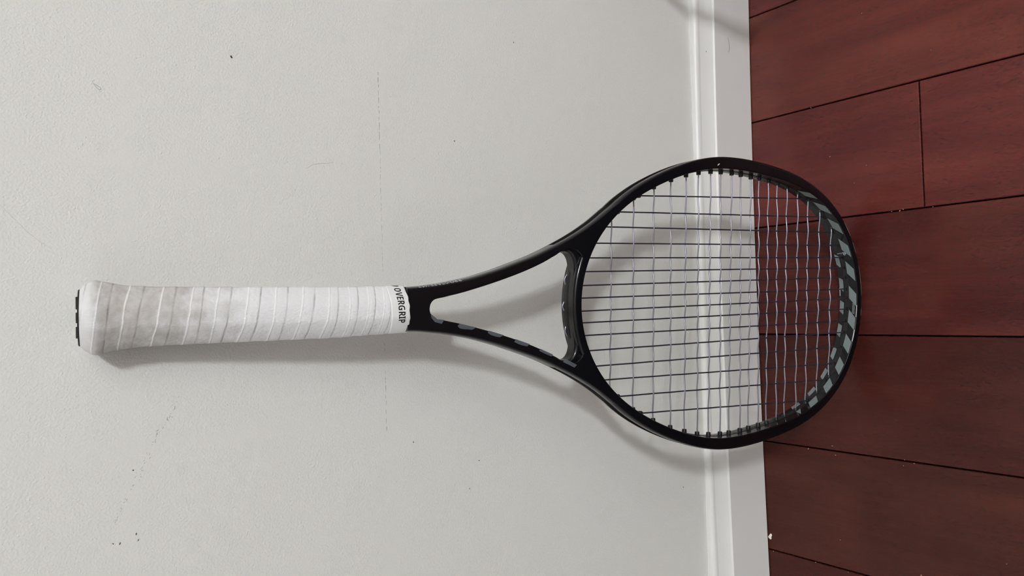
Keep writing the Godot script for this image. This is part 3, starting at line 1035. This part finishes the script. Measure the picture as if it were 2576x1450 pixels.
func handle() -> void:
	# ridge positions of the overgrip, one per turn, from the top of the handle to the butt
	var ridge := RIDGES
	var steps := 390
	var around := 88
	var rings := []
	var colors := []
	var nf := FastNoiseLite.new()
	nf.seed = 77
	nf.frequency = 55.0
	nf.fractal_octaves = 3
	var nd := FastNoiseLite.new()
	nd.seed = 78
	nd.frequency = 140.0
	nd.fractal_octaves = 3
	var idx := []
	for k in ridge.size():
		idx.append(float(k))
	for i in steps + 1:
		var s := lerpf(0.4895, 0.6856, float(i) / steps)
		var ring := PackedVector3Array()
		var cr := PackedColorArray()
		for j in around:
			var ang := TAU * j / around - PI
			var base := grip_point(s, ang)
			var wob := nf.get_noise_3d(base.x * 0.7, s * 0.7, base.z * 0.7) * 0.05
			var ph: float
			if s <= ridge[0]:
				ph = (s - ridge[0]) / (ridge[1] - ridge[0])
			elif s >= ridge[-1]:
				ph = ridge.size() - 1 + (s - ridge[-1]) / (ridge[-1] - ridge[-2])
			else:
				ph = look(ridge, idx, s)
			ph += ang / TAU + wob
			var u := fposmod(ph, 1.0)
			var du := minf(u, 1.0 - u)
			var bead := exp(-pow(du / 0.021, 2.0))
			var fine := nd.get_noise_3d(base.x, s, base.z)
			var cw := 0.020 + 0.015 * nf.get_noise_3d(base.x, s + 3.0, base.z)
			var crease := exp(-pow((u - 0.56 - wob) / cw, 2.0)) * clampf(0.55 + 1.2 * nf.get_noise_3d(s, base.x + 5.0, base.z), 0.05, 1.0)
			var step := smoothstep(0.56, 0.60, u) * 0.0002 * smoothstep(1.0, 0.8, u)
			var fade := smoothstep(0.6853, 0.680, s)
			var add := (0.00030 * bead - 0.00028 * crease + step + 0.00010 * fine) * fade
			ring.append(grip_point(s, ang, add))
			# worn grey towards the butt, clean white near the throat
			var dirt := smoothstep(0.575, 0.650, s + 0.03 * nf.get_noise_3d(base.x * 1.5, s, base.z)) * (0.75 + 0.35 * fine)
			dirt = clampf(dirt * (1.0 - smoothstep(0.672, 0.683, s) * 0.65), 0.0, 0.95)
			var lin := Color(0.77, 0.765, 0.78).lerp(Color(0.43, 0.41, 0.375), dirt)
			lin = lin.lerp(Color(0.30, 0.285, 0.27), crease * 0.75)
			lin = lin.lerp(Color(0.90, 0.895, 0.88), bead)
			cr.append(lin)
		rings.append(ring)
		colors.append(cr)
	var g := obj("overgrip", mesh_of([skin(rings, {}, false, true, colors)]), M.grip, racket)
	g.set_meta("label", "white spiral wrapped overgrip, greyed near the butt")
	# rounded end and black plate with raised bars
	var plate := PackedVector2Array()
	for k in 32:
		var p := grip_point(0.6856, TAU * k / 32)
		plate.append(Vector2(p.x, p.z))
	var cp := obj("butt_cap", mesh_of(slab(plate, Vector3.ZERO, Vector3.RIGHT, Vector3.BACK, Vector3.UP, 0.683, 0.6866, 0.0004)), M.rubber, racket)
	for q in [[0.0121, 0.0044], [0.0025, -0.0040], [-0.0062, -0.0133]]:
		var poly := PackedVector2Array([Vector2(q[0], 0.009), Vector2(q[1], 0.009), Vector2(q[1] - 0.0006, -0.008), Vector2(q[0] - 0.0006, -0.008)])
		obj("raised_bar", mesh_of(slab(poly, Vector3.ZERO, Vector3.RIGHT, Vector3.BACK, Vector3.UP, 0.6862, 0.6876, 0.0004)), M.rubber, cp)
	# finishing tape with its printing
	rings = []
	var n := 72
	for q in [[0.4762, -0.001], [0.4764, 0.0], [0.4770, 0.00035], [0.4835, 0.00042], [0.4896, 0.0004], [0.4904, 0.0002], [0.4906, -0.001]]:
		var r := PackedVector3Array()
		for j in n:
			var ang := TAU * j / n
			var jag := 0.0013 * nf.get_noise_2d(cos(ang) * 0.02, sin(ang) * 0.02)
			r.append(grip_point(q[0] + tape_slant(ang) + (jag if q[0] < 0.478 else 0.0), ang, q[1]))
		rings.append(r)
	var tape := obj("finishing_tape", mesh_of([skin(rings)]), M.tape, racket)
	tape.set_meta("label", "white finishing tape with black capitals")
	# arc length round the tape, from the middle of its front
	var angs := []
	var lens := []
	var total := 0.0
	var last := grip_point(0.4835, 0.0)
	for k in 181:
		var ang := PI * k / 180.0
		var p := grip_point(0.4835, ang)
		total += p.distance_to(last)
		last = p
		angs.append(ang)
		lens.append(total)
	var tm := text("PRO OVERGRIP", 40)
	var box_ := tm.get_aabb()
	var scale_ := 0.0050 / box_.size.y
	var arrays := tm.surface_get_arrays(0)
	var v: PackedVector3Array = arrays[Mesh.ARRAY_VERTEX]
	var nn: PackedVector3Array = arrays[Mesh.ARRAY_NORMAL]
	for k in v.size():
		var along := (v[k].x - box_.end.x) * scale_ * 0.84 + 0.0098   # measured towards -x from the middle
		var ang: float = look(lens, angs, absf(along)) * (-1.0 if along > 0.0 else 1.0)
		var up := ((v[k].y - box_.position.y) * scale_ - 0.0026)
		var p := grip_point(0.4826 - up + tape_slant(ang), ang, 0.00046 + (0.00006 if v[k].z > 0.0 else -0.0003))
		var q := grip_point(0.4826, ang, 0.001) - grip_point(0.4826, ang, 0.0)
		v[k] = p
		nn[k] = q.normalized()
	obj("printed_lettering", retouched(arrays, v, nn), M.black_print, tape)

func tape_slant(ang: float) -> float:
	var a := wrapf(ang, -PI, PI)
	return 0.0011 * sin(a)

const RIDGES := [0.4960, 0.5076, 0.5209, 0.5355, 0.5543, 0.5714, 0.5903, 0.6086, 0.6239, 0.6424, 0.6620, 0.6768]

# ------------------------------------------------------------------ odds and ends

func build_small_things() -> void:
	# an unseen second racket is put in just outside the picture; the shadow of its rim falls across the baseboard at the right
	var lean := deg_to_rad(15.4)
	var other := racket.duplicate() as Node3D
	other.name = "tennis_racket_001"
	add_child(other, true)
	var along := Vector3(0, cos(lean), -sin(lean))
	other.transform = Transform3D(Basis(Vector3.RIGHT, along, Vector3.RIGHT.cross(along)), Vector3(0.483, FLOOR_Y + 0.0045, 0.2))
	tag(other, "unseen second black tennis racket leaning further out, right of the first one", "tennis racket")
	# unseen dark mat added out of view to darken reflections in the frame
	var mat_poly := PackedVector2Array()
	for k in 24:
		var corner: Vector2 = [Vector2(0.36, 0.98), Vector2(-0.36, 0.98), Vector2(-0.36, 0.52), Vector2(0.36, 0.52)][k / 6]
		var g := PI / 2 * (k / 6) + PI / 2 * (k % 6) / 5.0
		mat_poly.append(corner + Vector2(cos(g), sin(g)) * 0.05)
	var dm := obj("added_dark_mat", mesh_of(slab(mat_poly, Vector3(0, FLOOR_Y, 0), Vector3.RIGHT, Vector3.BACK, Vector3.UP, 0.0, 0.008, 0.002)), mat(Color(0.10, 0.10, 0.105), 0.9))
	tag(dm, "unseen charcoal mat added on the red floorboards to darken the frame reflections", "added_dark_mat")
	# a drip of dried paint at the foot of the baseboard
	var rings := []
	var c := Vector3(-0.2640, FLOOR_Y, 0.0178)
	for k in 7:
		var g := PI / 2 * k / 6.0
		var r := PackedVector3Array()
		for j in 16:
			var q := TAU * j / 16
			var rad := (0.0026 + 0.0008 * sin(2 * q + 0.8) + 0.0005 * sin(3 * q)) * maxf(cos(g), 0.03)
			r.append(c + Vector3(cos(q) * rad, 0.0016 * sin(g), sin(q) * rad))
		rings.append(r)
	var blob := obj("paint_blob", mesh_of([skin(rings)]), M.paint)
	tag(blob, "white blob of dried paint on the floor at the baseboard foot", "paint drip")
	for q in [[-0.1521, 0.0987, 1.2, "pale crumb on the dark board between the hoop and the seam below it"],
		[-0.1612, 0.1018, 1.0, "small pale crumb just past the seam nearest the hoop's lower rim"],
		[-0.1587, 0.0706, 1.3, "flat pale flake in the seam between the hoop and the paint blob"],
		[-0.1560, 0.1743, 1.0, "pale crumb on the edge of a board, at the crumb cluster on the seam"],
		[-0.1581, 0.1833, 1.1, "pale flake wedged in the seam, outermost of its cluster"],
		[-0.1619, 0.1728, 0.9, "round white crumb beside the seam in the crumb cluster"],
		[-0.2345, 0.2601, 0.9, "bright white dot of a crumb alone near the photo's bottom right corner"],
		[-0.2487, 0.1034, 0.9, "thin pale sliver alone in the middle of the board beside the paint blob"],
		[-0.2636, 0.1855, 1.2, "pale crumb at the very bottom edge of the photo"],
		[-0.2796, 0.0215, 1.0, "pale crumb at the baseboard end of the last seam by the paint blob"],
		[-0.2790, 0.0738, 1.0, "pale crumb halfway along the last visible seam past the paint blob"],
		[-0.2800, 0.1108, 0.8, "pale crumb at the outer end of the last visible seam past the paint blob"],
		[0.1505, 0.1092, 1.0, "thin pale crumb on the short board, nearest the baseboard of its three"],
		[0.1347, 0.1484, 1.0, "thin pale crumb on the short board, nearest the end joint"],
		[0.1191, 0.1347, 0.8, "faint crumb on the short board, nearest the racket rim"],
		[0.2886, 0.1501, 0.8, "white speck of a crumb near the top edge of the photo's floor"],
		[0.2321, 0.2156, 0.7, "faint speck of a crumb on the long board above the end joint"],
		[0.0850, 0.1800, 1.2, "pale flake in the seam between the racket tip and the end joint"],
		[0.0862, 0.1832, 1.1, "pale crumb in the seam, second before the end joint"],
		[0.0850, 0.2111, 0.8, "pale crumb in the seam just past the end joint"],
		[0.0854, 0.1718, 1.0, "pale crumb in the racket tip's seam, nearest the hoop"],
		[0.2066, 0.0895, 0.8, "speck of a crumb on the seam above the short board"],
		[0.3347, 0.0220, 0.7, "tiny speck at the baseboard foot above the topmost seam"],
		[0.3250, 0.0220, 0.8, "tiny speck at the baseboard foot on the topmost seam"]]:
		var poly := PackedVector2Array()
		var turn := rng.randf() * TAU
		for k in 6:
			var g := TAU * k / 6
			poly.append(Vector2(cos(g) * 0.0007 * q[2], sin(g) * 0.00035 * q[2]).rotated(turn) * rng.randf_range(0.7, 1.3))
		var o := obj("crumb", mesh_of(slab(poly, Vector3.ZERO, Vector3.RIGHT, Vector3.BACK, Vector3.UP, 0.0, 0.0006 * q[2], 0.0002)), M.crumb)
		o.position = Vector3(q[0], FLOOR_Y, q[1])
		tag(o, q[3], "crumb", "crumbs scattered on the floor")
